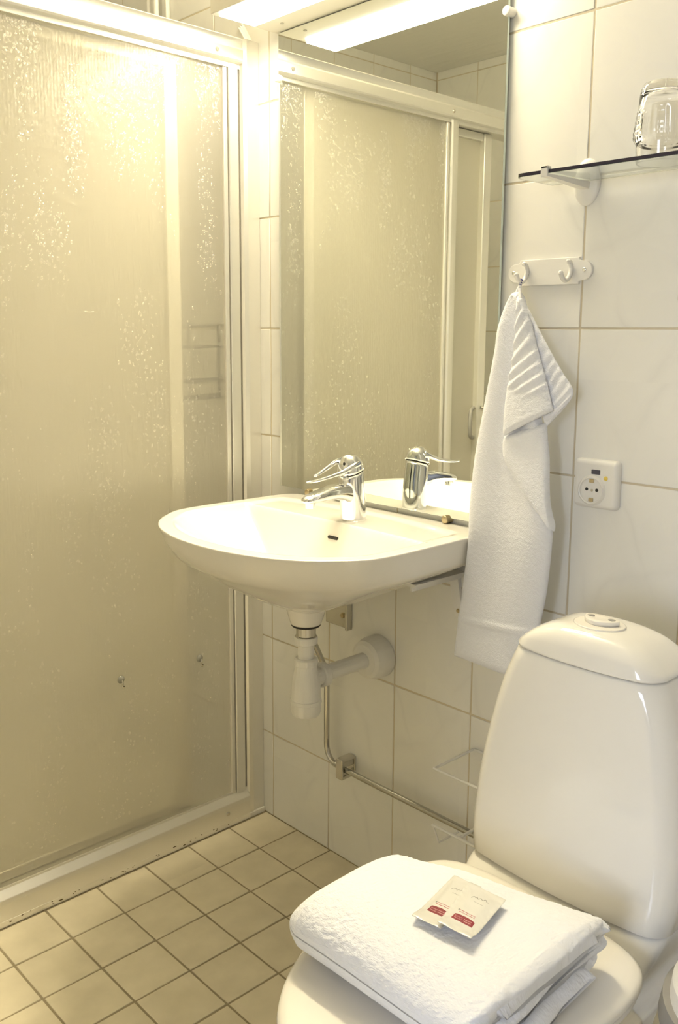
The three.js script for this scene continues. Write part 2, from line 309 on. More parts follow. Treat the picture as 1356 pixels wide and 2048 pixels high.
// inside the shower
{
  const r = thing('shower_riser', 'two slim white riser pipes rising above the shower screen on the back wall', 'pipe', [-0.39, 0.9, 0.05]);
  part(r, 'pipe', rod([-0.4076, 0.9, 0.05], [-0.4076, 2.22, 0.05], 0.0055), M.plastic);
  part(r, 'pipe', rod([-0.3741, 0.9, 0.05], [-0.3741, 2.22, 0.05], 0.0065), M.plastic);
  part(r, 'bracket', rbox(-0.418, -0.364, 1.6, 1.63, 0.014, 0.058, 0.004), M.chrome); part(r, 'bracket', rbox(-0.418, -0.364, 0.9, 0.96, 0.014, 0.062, 0.004), M.chrome);
  const t = thing('pipe_casing', 'narrow white vertical pipe casing beside the shower riser pipes', 'pipe casing', [-0.397, 0.012, 0.006]);
  part(t, 'casing', rbox(-0.408, -0.386, 0.012, 2.249, 0.0005, 0.013, 0.004), M.tile);
  const b = thing('soap_rack', 'dark wire soap rack blurred behind the frosted shower glass', 'soap rack', [-0.13, 1.06, 0.08]);
  const wire = (y0, y1, z) => wires([[[-0.13, y0, 0.001], [-0.13, y0, z], [-0.2, y0, z], [-0.2, y0, 0.001]], [[-0.13, y1, 0.001], [-0.13, y1, z], [-0.2, y1, z], [-0.2, y1, 0.001]], [[-0.13, y0, z], [-0.13, y1, z]], [[-0.2, y0, z], [-0.2, y1, z]], [[-0.13, y0, 0.05], [-0.2, y0, 0.05]], [[-0.13, y0, 0.08], [-0.2, y0, 0.08]]], 0.0035);
  part(b, 'basket', wire(1.175, 1.225, 0.14), M.greyPlastic);
  part(b, 'basket', wire(1.055, 1.095, 0.14), M.greyPlastic);
  part(b, 'upright', wires([[[-0.165, 1.04, 0.006], [-0.165, 1.26, 0.006]], [[-0.13, 1.055, 0.055], [-0.13, 1.225, 0.055]]], 0.004), M.greyPlastic);
}
{
  const make = (label, z, y) => {
    const k = thing('suction_hook', label, 'hook', [-0.047, y, z], 'clear hooks stuck to the shower glass');
    part(k, 'suction_cup', lathe([[0, 0.0055], [0.004, 0.005], [0.0065, 0.003], [0.0085, 0.0008], [0.0088, 0], [0, 0]], 24).rotateZ(-Math.PI / 2).translate(-0.0478, y, z), M.hookClear);
    part(k, 'hook', tube([[-0.0425, y, z], [-0.04, y - 0.006, z], [-0.041, y - 0.013, z], [-0.038, y - 0.017, z], [-0.035, y - 0.012, z]], 0.0018, 24, 8), M.steel);
    return k;
  };
  make('small clear suction hook on the shower glass, left and lower of the two', 0.391, 0.452);
  make('small clear suction hook on the shower glass beside the door frame, right of the two', 0.182, 0.449);
}

// ------------------------------------------------------------------ mirror and its lamp
{
  const m = thing('wall_mirror', 'large rectangular frameless wall mirror above the washbasin reflecting the shower screen', 'mirror', [0.354, 0.857, 0.0]);
  part(m, 'mirror_plate', rbox(0.048, 0.66, 0.857, 1.849, 0.0072, 0.0125, 0.0006, 1), M.mirrorEdge);
  part(m, 'mirror_face', new THREE.PlaneGeometry(0.611, 0.991).translate(0.354, 1.353, 0.01265), M.mirror);
  const clip = (x, y, mt) => part(m, 'clip', merged(new THREE.CylinderGeometry(0.008, 0.0085, 0.018, 24).rotateX(Math.PI / 2).translate(x, y, 0.0095), new THREE.SphereGeometry(0.0078, 20, 10).scale(1, 1, 0.35).translate(x, y, 0.0185)), mt);
  clip(0.0475, 1.757, M.plastic); clip(0.1495, 0.8535, M.brass); clip(0.552, 0.8535, M.brass); clip(0.66, 1.751, M.plastic);
}
{
  const l = thing('mirror_lamp', 'long cream light fitting with a glowing strip diffuser above the mirror', 'lamp', [0.353, 1.85, 0.0]);
  const arc = []; for (let i = 0; i <= 12; i++) { const a = i / 12 * Math.PI / 2; arc.push([0.15 + 0.035 * Math.sin(a) + (i === 12 ? 0 : 0), 1.8515 + 0.07 - 0.035 + 0.035 * Math.cos(a)]); }
  const sec = [[0.0005, 1.8515], [0.0005, 1.9215], ...arc, [0.185, 1.8525], [0.184, 1.8515]];
  part(l, 'lamp_body', crease(new THREE.ExtrudeGeometry(new THREE.Shape(sec.map(([z, y]) => new THREE.Vector2(z, y))), { depth: 0.63, bevelEnabled: false }).applyMatrix4(new THREE.Matrix4().set(0, 0, 1, 0.04, 0, 1, 0, 0, 1, 0, 0, 0, 0, 0, 0, 1)), 0.5), M.lampBody);
  M.lampBody.side = THREE.DoubleSide;
  part(l, 'diffuser', rbox(0.056, 0.65, 1.8455, 1.8514, 0.0835, 0.176, 0.002), M.glow, 'glowing white diffuser strip');
  part(l, 'diffuser', rbox(0.065, 0.64, 1.9212, 1.9245, 0.052, 0.128, 0.001), M.glow, 'glowing strip added on top of the lamp body');  // added glowing strip that goes with the upward fill
  part(l, 'screw', rod([0.1, 1.8516, 0.045], [0.1, 1.8500, 0.045], 0.004), M.steel);
  part(l, 'screw', rod([0.6, 1.8516, 0.045], [0.6, 1.8500, 0.045], 0.004), M.steel);
}

// ------------------------------------------------------------------ washbasin
const BC = 0.372, BZ = 0.217;
{
  const half = [[0.0005, 0.22], [0.004, 0.245], [0.014, 0.268], [0.03, 0.281], [0.06, 0.2865], [0.12, 0.289], [0.2, 0.2905], [0.265, 0.2905], [0.3, 0.288], [0.33, 0.281], [0.355, 0.267], [0.382, 0.246], [0.405, 0.225], [0.425, 0.199], [0.445, 0.163], [0.458, 0.128], [0.468, 0.09], [0.4745, 0.05], [0.477, 0]];
  const cv = new THREE.CatmullRomCurve3([...half.map(([z, w]) => V(BC + w, 0, z)), ...half.slice(0, -1).reverse().map(([z, w]) => V(BC - w, 0, z))], false, 'centripetal');
  const N = 240, A = cv.getSpacedPoints(190);
  const out = [...A.map((p) => [p.x, p.z])];
  for (let i = 1; i < 50; i++) out.push([lerp(BC - 0.22, BC + 0.22, i / 50), 0.0005]);
  const n = out.length;
  const edge = (x, z) => { let m = 9; for (let i = 0; i < n; i++) { const [ax, az] = out[i], [bx, bz] = out[(i + 1) % n], dx = bx - ax, dz = bz - az, t = Math.max(0, Math.min(1, ((x - ax) * dx + (z - az) * dz) / (dx * dx + dz * dz || 1e-9))); m = Math.min(m, Math.hypot(x - ax - t * dx, z - az - t * dz)); } return m; };
  const smin = (a, b, k) => { const h = Math.max(0, Math.min(1, 0.5 + 0.5 * (b - a) / k)); return lerp(b, a, h) - k * h * (1 - h); };
  const top = (x, z) => {
    const e = edge(x, z), wallX = Math.max(0, 0.2 - Math.abs(x - BC));
    let deck = 0.0045 * smooth(0.03, 0.05, e) * smooth(0.03, 0.055, z + 0.02 * Math.pow(Math.abs(x - BC) / 0.2, 2) * -1);
    const side = Math.max(0, e - 0.030), back = Math.max(0, z - 0.147 - 0.008 * Math.pow((x - BC) / 0.2, 2));
    let d = smin(side * 0.78, back * 2.1, 0.012);
    d = Math.max(0, smin(d, 0.118 + 0.03 * (1 - Math.hypot(x - BC, z - BZ - 0.02) / 0.2), 0.03));
    return 0.845 - deck * (1 - smooth(0, 0.01, d)) - d - 0.0042 * smooth(0, 0.012, d);
  };
  const rings = [], K = 90;
  const lip = (s, y) => out.map(([x, z]) => [BC + (x - BC) * s, y, Math.max(0.0005, BZ + (z - BZ) * s)]);
  // underside from the drain collar up to the rim, then the rim and the bowl inwards
  const under = [[0.13, 0.676], [0.2, 0.684], [0.34, 0.7], [0.48, 0.719], [0.62, 0.74], [0.74, 0.76], [0.83, 0.777], [0.895, 0.788], [0.938, 0.805], [0.962, 0.818], [0.978, 0.829], [0.99, 0.8375]];
  for (const [s, y] of under) rings.push(out.map(([x, z]) => {
    // the apron stands higher at the sides and back than under the curved front
    const t = smooth(0.18, 0.42, z), f = s > 0.62 ? s : s, k = lerp(1, 0, t) * smooth(0.62, 0.9, s);
    const s2 = lerp(f, Math.min(0.992, 0.955 + (y - 0.77) * 0.5), k), y2 = lerp(y, lerp(0.786, 0.838, Math.max(0, (y - 0.77) / 0.0675)), k * 0.8);
    return [BC + (x - BC) * s2, y2, Math.max(0.0005, s > 0.8 && z < 0.02 ? z : BZ + (z - BZ) * s2)];
  }));
  rings.push(lip(0.996, 0.841), lip(0.996, 0.8435), lip(0.992, 0.845));
  for (let k = 1; k <= K; k++) { const s = 0.992 * (1 - k / K) + 0.001; rings.push(out.map(([x, z]) => { const X = BC + (x - BC) * s, Z = Math.max(0.0008, BZ + (z - BZ) * s); return [X, top(X, Z), Z]; })); }
  const slotY = 0.8115; let slotZ = 0.15; while (top(0.389, slotZ) > slotY) slotZ += 0.0003;
  const b = thing('washbasin', 'white ceramic wall mounted washbasin with wide rim below the mirror', 'washbasin', [BC, 0.66, 0]);
  part(b, 'bowl', solid(rings), M.ceramic);
  part(b, 'drain_boss', solid([[0.04, 0.7], [0.039, 0.675], [0.034, 0.656], [0.031, 0.647], [0.03, 0.645]].map(([r, y]) => Array.from({ length: 40 }, (_, i) => [BC + r * Math.cos(i * Math.PI / 20), y, BZ + r * Math.sin(i * Math.PI / 20)]))), M.ceramic);
  part(b, 'overflow_slot', rbox(-0.0145, 0.0145, -0.0034, 0.0034, -0.003, 0.003, 0.003, 3).rotateX(-0.445).translate(0.389, slotY, slotZ), M.rubber, 'dark overflow slot');
  part(b, 'drain', lathe([[0, 0.002], [0.018, 0.003], [0.022, 0.001], [0.024, 0], [0, 0]], 32).translate(BC, top(BC, BZ) + 0.001, BZ), M.chrome);
}
{
  const k = thing('basin_bracket', 'white metal support bracket with a screw under the right end of the washbasin', 'bracket', [0.575, 0.66, 0.0]);
  part(k, 'arm', crease(extrudeZ([[0.576, 0.75], [0.576, 0.756], [0.598, 0.756], [0.598, 0.75], [0.589, 0.75], [0.589, 0.742], [0.585, 0.742], [0.585, 0.75]], 0.006, 0.15), 0.4), M.plastic);
  part(k, 'strut', crease(new THREE.ExtrudeGeometry(new THREE.Shape([[0.557, 0.752], [0.578, 0.752], [0.594, 0.664], [0.575, 0.664]].map((p) => new THREE.Vector2(...p))), { depth: 0.006, bevelEnabled: true, bevelSize: 0.001, bevelThickness: 0.001, bevelSegments: 2 }).translate(0, 0, 0.0015), 0.5), M.plastic);
  part(k, 'screw', rod([0.584, 0.6755, 0.008], [0.584, 0.6755, 0.011], 0.0045, 16, 0.003), M.brass);
  const p = thing('fixing_plate', 'small square steel wall plate with a screw behind the basin waste', 'bracket', [0.245, 0.56, 0.0]);
  part(p, 'plate', rbox(0.198, 0.28, 0.56, 0.625, 0.0005, 0.0045, 0.001), M.steel);
  part(p, 'flange', rbox(0.273, 0.28, 0.56, 0.625, 0.0045, 0.016, 0.001), M.steel);
  part(p, 'screw', merged(rod([0.255, 0.588, 0.0045], [0.255, 0.588, 0.0085], 0.0065, 20, 0.005), rod([0.255, 0.588, 0.0085], [0.255, 0.588, 0.009], 0.003)), M.brass);
}
// tap
{
  const tx = 0.386, ty = 0.8395, tz = 0.104, at = (g) => g.translate(tx, ty, tz);
  const t = thing('basin_tap', 'chrome single lever mixer tap with a forked lever on the washbasin', 'tap', [tx, ty, tz]);
  const circ = (cx, cy, cz, rx, rz, tilt = 0, n = 48) => Array.from({ length: n }, (_, i) => { const a = i / n * Math.PI * 2, x = rx * Math.cos(a), z = rz * Math.sin(a); return [cx + x, cy - z * tilt, cz + z]; });
  part(t, 'body', at(solid([circ(0, 0, 0, 0.0265, 0.0265), circ(0, 0.004, 0, 0.0262, 0.0262), circ(0, 0.02, 0, 0.0254, 0.0254), circ(0, 0.04, 0.001, 0.0254, 0.0262), circ(0, 0.058, 0.003, 0.0246, 0.027, 0.05), circ(0, 0.074, 0.005, 0.0246, 0.0265, 0.15), circ(0, 0.09, 0.006, 0.0246, 0.0255, 0.28), circ(0, 0.097, 0.0065, 0.0245, 0.0252, 0.3)])), M.chrome);
  const sp = (z, y, w, h, k = 3) => Array.from({ length: 40 }, (_, i) => { const a = i / 40 * Math.PI * 2, c = Math.cos(a), s = Math.sin(a); return [w * Math.sign(c) * Math.pow(Math.abs(c), 2 / k), y + h * Math.sign(s) * Math.pow(Math.abs(s), 2 / k), z]; });
  part(t, 'spout', at(solid([sp(-0.004, 0.054, 0.02, 0.024), sp(0.018, 0.058, 0.02, 0.0225), sp(0.034, 0.0605, 0.0195, 0.0165), sp(0.052, 0.0625, 0.0192, 0.0152), sp(0.075, 0.061, 0.0184, 0.0124), sp(0.1, 0.058, 0.0172, 0.0102), sp(0.118, 0.055, 0.0158, 0.0086, 2.6), sp(0.127, 0.0535, 0.0125, 0.006, 2.3), sp(0.1305, 0.053, 0.007, 0.003, 2)])), M.chrome);
  part(t, 'aerator', at(rod([0, 0.052, 0.114], [0, 0.0385, 0.114], 0.0098, 28)), M.chrome);
  part(t, 'gap_ring', at(solid([circ(0, 0.094, 0.0065, 0.0234, 0.024, 0.3), circ(0, 0.1015, 0.0065, 0.0234, 0.024, 0.3)])), M.rubber, 'dark gap ring between body and lever cap');  // near-black ring drawn for the gap between body and cap
  const dome = []; for (let i = 0; i <= 14; i++) { const a = i / 14 * Math.PI / 2 * 0.99; dome.push(circ(0, 0.1 + 0.034 * Math.sin(a), 0.0075 + 0.006 * Math.sin(a), 0.0258 * Math.cos(a), 0.0272 * Math.cos(a), 0.3 * Math.cos(a) ** 0.5)); }
  part(t, 'lever_cap', at(solid(dome)), M.chrome);
  const arm = (s) => { const c = curve(s > 0 ? [[0.0245, 0.118, 0.004], [0.0235, 0.112, 0.024], [0.0205, 0.1035, 0.05], [0.0175, 0.0972, 0.08], [0.0145, 0.0932, 0.11], [0.0125, 0.092, 0.135]] : [[-0.0245, 0.12, 0.006], [-0.0235, 0.1165, 0.028], [-0.0205, 0.1105, 0.046], [-0.0175, 0.1045, 0.064], [-0.0145, 0.099, 0.082], [-0.0125, 0.0965, 0.094]]), rows = [];
    for (let i = 0; i <= 40; i++) { const u = i / 40, p = c.getPoint(u), d = c.getTangent(u), up = V(0, 1, 0).sub(d.clone().multiplyScalar(d.y)).normalize(), q = d.clone().cross(up), w = 0.0042 * Math.min(1, 0.35 + u * 4) * (u > 0.93 ? Math.sqrt(Math.max(0.02, (1 - u) / 0.07)) : 1), h = lerp(0.0062, 0.0022, u) * (u > 0.95 ? 0.6 : 1);
      rows.push(Array.from({ length: 16 }, (_, k) => { const a = k / 16 * Math.PI * 2, v = p.clone().addScaledVector(q, w * Math.cos(a)).addScaledVector(up, h * Math.sin(a)); return [v.x, v.y, v.z]; })); }
    return solid(rows); };
  part(t, 'lever_arm', at(arm(1)), M.chrome); part(t, 'lever_arm', at(arm(-1)), M.chrome);
  part(t, 'indicator', at(new THREE.SphereGeometry(0.0028, 12, 8).scale(1, 1.4, 0.5).translate(0.006, 0.1165, 0.0315)), M.rubber, 'small dark temperature dot');
}
// waste trap
{
  const t = thing('bottle_trap', 'white plastic bottle trap with its waste pipe running into the wall', 'drain trap', [BC, 0.455, BZ]);
  const L = (pts, seg) => crease(lathe(pts, seg ?? 48).translate(BC, 0, BZ), 0.5);
  part(t, 'gasket', L([[0, 0.646], [0.029, 0.646], [0.0295, 0.6425], [0.028, 0.6405], [0, 0.6405]]), M.rubber, 'black rubber gasket');
  part(t, 'tailpiece', L([[0, 0.641], [0.0195, 0.641], [0.0195, 0.621], [0.021, 0.62], [0.021, 0.617], [0, 0.617]]), M.steel, 'metal tailpiece');
  part(t, 'nut', L([[0, 0.6185], [0.0225, 0.6185], [0.0235, 0.616], [0.0225, 0.6045], [0.018, 0.6015], [0, 0.6015]]), M.pipePlastic);
  part(t, 'tube', L([[0, 0.603], [0.0163, 0.603], [0.0163, 0.565], [0, 0.565]]), M.pipePlastic);
  part(t, 'nut', L([[0, 0.5745], [0.0205, 0.5745], [0.0232, 0.572], [0.0232, 0.5605], [0.0215, 0.5585], [0, 0.5585]]), M.pipePlastic);
  part(t, 'bottle', L([[0, 0.5585], [0.0215, 0.5585], [0.023, 0.548], [0.0268, 0.532], [0.0292, 0.515], [0.0297, 0.499], [0.0297, 0.4895], [0.0315, 0.4885], [0.0318, 0.482], [0.03, 0.4805], [0.0298, 0.462], [0.027, 0.4565], [0.018, 0.4535], [0, 0.4535]]), M.pipePlastic);
  const PX = 0.366, PY = 0.5245, W = (pts) => crease(lathe(pts).rotateX(Math.PI / 2).translate(PX, PY, 0), 0.5);
  part(t, 'branch', W([[0, 0.218], [0.019, 0.218], [0.019, 0.172], [0, 0.172]]), M.pipePlastic);
  part(t, 'nut', W([[0, 0.177], [0.0225, 0.177], [0.0252, 0.175], [0.0252, 0.162], [0.023, 0.159], [0, 0.159]]), M.pipePlastic);
  part(t, 'waste_pipe', W([[0, 0.165], [0.0168, 0.165], [0.0168, 0.001], [0, 0.001]]), M.pipePlastic);
  part(t, 'wall_flange', W([[0, 0.05], [0.019, 0.05], [0.033, 0.0485], [0.0405, 0.043], [0.0435, 0.032], [0.0445, 0.03], [0.0458, 0.02], [0.0458, 0.0008], [0, 0.0008]]), M.pipePlastic);
}
// supply pipe
{
  const s = thing('supply_pipe', 'bent chrome water pipe running down the wall and along to the toilet', 'pipe', [0.25, 0.25, 0.03]);
  const cp = new THREE.CurvePath(), add = (a, b) => cp.add(new THREE.LineCurve3(V(...a), V(...b))), bend = (a, b, c) => cp.add(new THREE.QuadraticBezierCurve3(V(...a), V(...b), V(...c)));
  cp.add(curve([[0.3, 0.705, 0.12], [0.222, 0.6, 0.085], [0.212, 0.555, 0.068], [0.2195, 0.51, 0.0495], [0.228, 0.462, 0.0335], [0.2305, 0.42, 0.03]])); add([0.2305, 0.42, 0.03], [0.2305, 0.29, 0.03]); bend([0.2305, 0.29, 0.03], [0.2305, 0.243, 0.03], [0.275, 0.2425, 0.03]); add([0.275, 0.2425, 0.03], [0.93, 0.2425, 0.03]);
  part(s, 'pipe', new THREE.TubeGeometry(cp, 260, 0.0064, 16), M.pipe);
  const c = part(s, 'pipe_clip', merged(rbox(0.276, 0.297, 0.262, 0.27, 0.002, 0.045, 0.003), rbox(0.276, 0.297, 0.222, 0.231, 0.014, 0.045, 0.003), rbox(0.276, 0.297, 0.226, 0.268, 0.038, 0.045, 0.003), rbox(0.276, 0.297, 0.232, 0.268, 0.0005, 0.006, 0.002), rbox(0.279, 0.294, 0.248, 0.264, 0.005, 0.04, 0.002)), M.steel, 'square steel pipe clip');
}

// ------------------------------------------------------------------ things on the back wall
{
  const s = thing('glass_shelf', 'clear glass wall shelf with a dark front edge on an oval white bracket', 'shelf', [0.95, 1.4545, 0]);
  const r = 0.02, sh = new THREE.Shape(); sh.moveTo(0.762, -0.012); sh.lineTo(0.762, -0.12 + r); sh.quadraticCurveTo(0.762, -0.12, 0.762 + r, -0.12); sh.lineTo(1.28 - r, -0.12); sh.quadraticCurveTo(1.28, -0.12, 1.28, -0.12 + r); sh.lineTo(1.28, -0.012);
  part(s, 'shelf_plate', crease(new THREE.ExtrudeGeometry(sh, { depth: 0.0055, bevelEnabled: false, curveSegments: 10 }).rotateX(-Math.PI / 2).translate(0, 1.4545, 0), 0.4), M.shelfGlass);
  const fr = [[0.762, 0.1]]; for (let i = 0; i <= 8; i++) { const a = i / 8 * Math.PI / 2; fr.push([0.782 - 0.02 * Math.cos(a), 0.1003 + 0.02 * Math.sin(a)]); }
  const rows = [...fr, [1.27, 0.1203]].map(([x, z]) => [[x, 1.4552, z], [x, 1.4598, z], [x + 0.0006, 1.4598, z - 0.0012], [x + 0.0006, 1.4552, z - 0.0012]]);
  part(s, 'front_edge', crease(solid(rows), 0.4), M.shelfEdge, 'dark polished front edge');
  for (const x of [0.822, 1.22]) {
    part(s, 'wall_plate', new THREE.SphereGeometry(1, 40, 24).scale(0.0245, 0.0375, 0.0085).translate(x, 1.4545, 0.002), M.plastic);
    const g = [];
    for (let i = 0; i <= 10; i++) { const u = i / 10, z = lerp(0.004, 0.1235, u), w = lerp(0.011, 0.0065, u), h = lerp(0.011, 0.0035, u), y = 1.4535; g.push([[x - w, y, z], [x + w, y, z], [x + w * 0.8, y - h, z], [x, y - h - 0.001, z], [x - w * 0.8, y - h, z]]); }
    part(s, 'arm', merged(crease(solid(g), 0.6), rbox(x - 0.0062, x + 0.0062, 1.449, 1.4655, 0.1212, 0.1255, 0.0015), rbox(x - 0.0062, x + 0.0062, 1.4605, 1.4655, 0.114, 0.1255, 0.0015)), M.plastic);
  }
}
{
  const gx = 0.983, gz = 0.066, gy = 1.4603, t = thing('drinking_glass', 'upturned clear patterned drinking glass standing on the glass shelf', 'glass', [gx, gy, gz]);
  const prof = [[0.0345, 0], [0.0355, 0.001], [0.0362, 0.006], [0.0368, 0.022], [0.0395, 0.0265], [0.0412, 0.031], [0.0408, 0.038], [0.0392, 0.05], [0.038, 0.062], [0.0368, 0.069], [0.036, 0.072], [0.0348, 0.09], [0.0332, 0.1], [0.03, 0.1055], [0.02, 0.107], [0, 0.107]];
  const inn = [[0, 0.096], [0.02, 0.0955], [0.028, 0.093], [0.031, 0.085], [0.0325, 0.07], [0.0335, 0.05], [0.034, 0.02], [0.0335, 0.001], [0.0345, 0]];
  const N = 96, rows = [];
  const fine = []; for (let i = 0; i < prof.length - 1; i++) for (let k = 0; k < 4; k++) fine.push([lerp(prof[i][0], prof[i + 1][0], k / 4), lerp(prof[i][1], prof[i + 1][1], k / 4)]);
  fine.push([0.0002, 0.107]);
  for (const [r, y] of fine) rows.push(Array.from({ length: N }, (_, i) => { const a = i / N * Math.PI * 2, b = smooth(0.027, 0.032, y) * (1 - smooth(0.064, 0.07, y)), k = b * 0.0011 * Math.sin(a * 12 + y * 420) * Math.sin(a * 12 - y * 420), rr = Math.max(0.0002, r + k); return [gx + rr * Math.cos(a), gy + y, gz + rr * Math.sin(a)]; }));
  for (const [r, y] of inn) rows.push(Array.from({ length: N }, (_, i) => { const a = i / N * Math.PI * 2, rr = Math.max(0.0002, r); return [gx + rr * Math.cos(a), gy + y, gz + rr * Math.sin(a)]; }));
  part(t, 'tumbler', solid(rows, { caps: false }), M.glass);
}
{
  const h = thing('hook_rack', 'white double wall hook rack with two round screws above the hand towel', 'hook rack', [0.757, 1.314, 0]);
  const sh = new THREE.Shape(), y0 = -0.021, y1 = 0.021, xa = -0.058, xb = 0.058;
  sh.moveTo(xa, y1); sh.lineTo(xa - 0.0005, 0.0175); sh.quadraticCurveTo(-0.0605, 0.0148, -0.065, 0.0148); sh.absarc(-0.0675, 0, 0.0148, Math.PI / 2, Math.PI * 1.5, false); sh.quadraticCurveTo(-0.0605, -0.0148, xa - 0.0005, -0.0175); sh.lineTo(xa, y0);
  sh.lineTo(xb, y0); sh.lineTo(xb + 0.0005, -0.0175); sh.quadraticCurveTo(0.0605, -0.0148, 0.065, -0.0148); sh.absarc(0.0675, 0, 0.0148, -Math.PI / 2, Math.PI / 2, false); sh.quadraticCurveTo(0.0605, 0.0148, xb + 0.0005, 0.0175); sh.lineTo(xb, y1);
  part(h, 'plate', new THREE.ExtrudeGeometry(sh, { depth: 0.003, bevelEnabled: true, bevelSize: 0.0012, bevelThickness: 0.0012, bevelSegments: 3, curveSegments: 12 }).translate(0.757, 1.314, 0.0015), M.plastic);
  for (const x of [0.715, 0.803]) {
    const pts = [[x, 1.3285, 0.017], [x, 1.3275, 0.0125], [x, 1.319, 0.0085], [x, 1.309, 0.0105], [x, 1.3005, 0.017], [x, 1.2975, 0.0245], [x, 1.2995, 0.031], [x, 1.3055, 0.0365], [x, 1.309, 0.0385]];
    part(h, 'hook', merged(tube(pts, 0.0039, 50, 12), new THREE.SphereGeometry(0.0043, 16, 10).translate(...pts[0]), new THREE.SphereGeometry(0.0043, 16, 10).translate(...pts.at(-1))), M.plastic);
  }
  for (const x of [0.6855, 0.8265]) part(h, 'screw', new THREE.SphereGeometry(0.0038, 16, 10).scale(1, 1, 0.5).translate(x, 1.3148, 0.006), M.chrome);
}
{
  const cx = 0.8705, cy = 0.962, s = thing('wall_socket', 'white square wall socket with one round earthed outlet and a small black switch', 'socket', [cx, cy, 0]);
  part(s, 'cover_plate', new RoundedBoxGeometry(0.083, 0.083, 0.02, 5, 0.009).translate(cx, cy, 0.004), M.plastic);
  const ox = 0.866, oy = 0.9515;
  part(s, 'outlet_ring', crease(lathe([[0.0195, 0.013], [0.0205, 0.0185], [0.0225, 0.0195], [0.0245, 0.018], [0.026, 0.013]], 48).rotateX(Math.PI / 2).translate(ox, oy, 0), 0.7), M.plastic);
  part(s, 'outlet_well', lathe([[0, 0.0142], [0.0185, 0.0142], [0.0202, 0.0175]], 48).rotateX(Math.PI / 2).translate(ox, oy, 0), M.plastic);
  for (const dx of [-0.0095, 0.0095]) part(s, 'pin_hole', rod([ox + dx, oy + 0.001, 0.0135], [ox + dx, oy + 0.001, 0.0149], 0.0027), M.rubber);
  part(s, 'centre_screw', rod([ox + 0.0005, oy, 0.0135], [ox + 0.0005, oy, 0.0150], 0.0022), M.steel);
  for (const d of [-1, 1]) part(s, 'earth_contact', rbox(ox - 0.004, ox + 0.004, oy + d * 0.016 - 0.003, oy + d * 0.016 + 0.003, 0.0138, 0.0176, 0.001), M.brass);
  part(s, 'switch', rbox(0.8635, 0.8795, 0.979, 0.9868, 0.011, 0.0155, 0.001).translate(0.0005, 0, 0), M.socketDark, 'small black switch');
  part(s, 'indicator_lamp', new THREE.SphereGeometry(0.0038, 16, 10).scale(1, 1, 0.6).translate(0.891, 0.974, 0.0142), M.yellow, 'small yellow test light');
}

{
  const k = thing('wall_peg', 'small round white peg on the tiles at the right edge of the picture', 'peg', [1.004, 1.265, 0]);
  part(k, 'base', lathe([[0, 0.003], [0.009, 0.003], [0.01, 0]], 24).rotateX(Math.PI / 2).translate(1.004, 1.265, 0.0005), M.plastic);
  part(k, 'head', lathe([[0, 0.02], [0.005, 0.0195], [0.0085, 0.016], [0.0085, 0.012], [0.005, 0.008], [0.0045, 0.002]], 24).rotateX(Math.PI / 2).translate(1.004, 1.265, 0), M.plastic);
}
// ------------------------------------------------------------------ hanging hand towel
// a thick cloth panel between a left and a right edge (room coordinates), rounded at its edges
function cloth(Lp, Rp, thick, { nu = 60, nv = 160, wave, rib } = {}) {
  const Lc = curve(Lp), Rc = curve(Rp), front = [], back = [];
  const rows = [];
  for (let j = 0; j <= nv; j++) {
    const t = j / nv, a = Lc.getPoint(t), b = Rc.getPoint(t), row = [];
    const endT = Math.min(1, Math.sqrt(Math.max(0, Math.min(t, 1 - t) * nv / 5)));
    for (let k = 0; k < 2 * nu; k++) {
      const f = k < nu, u0 = f ? k / (nu - 1) : 1 - (k - nu) / (nu - 1), u = 0.5 - 0.5 * Math.cos(Math.PI * u0) * (0.75 + 0.25 * Math.abs(Math.cos(Math.PI * u0)));
      const p = a.clone().lerp(b, u), e = Math.pow(Math.max(0, 1 - Math.pow(Math.abs(2 * u - 1), 8)), 0.5);
      let z = (f ? 1 : -1) * thick / 2 * e * endT;
      if (wave) z += wave(u, t, p);
      if (rib && f) z += rib(u, t, p);
      const q = 0.0007 * fbm(p.x * 260, p.y * 260, f ? 1 : 5, 2);
      row.push([p.x + 0.6 * q, p.y + 0.5 * q, p.z + z + q]);
    }
    rows.push(row);
  }
  return solid(rows, { uv: (p) => [p[0] * 6, p[1] * 6] });
}
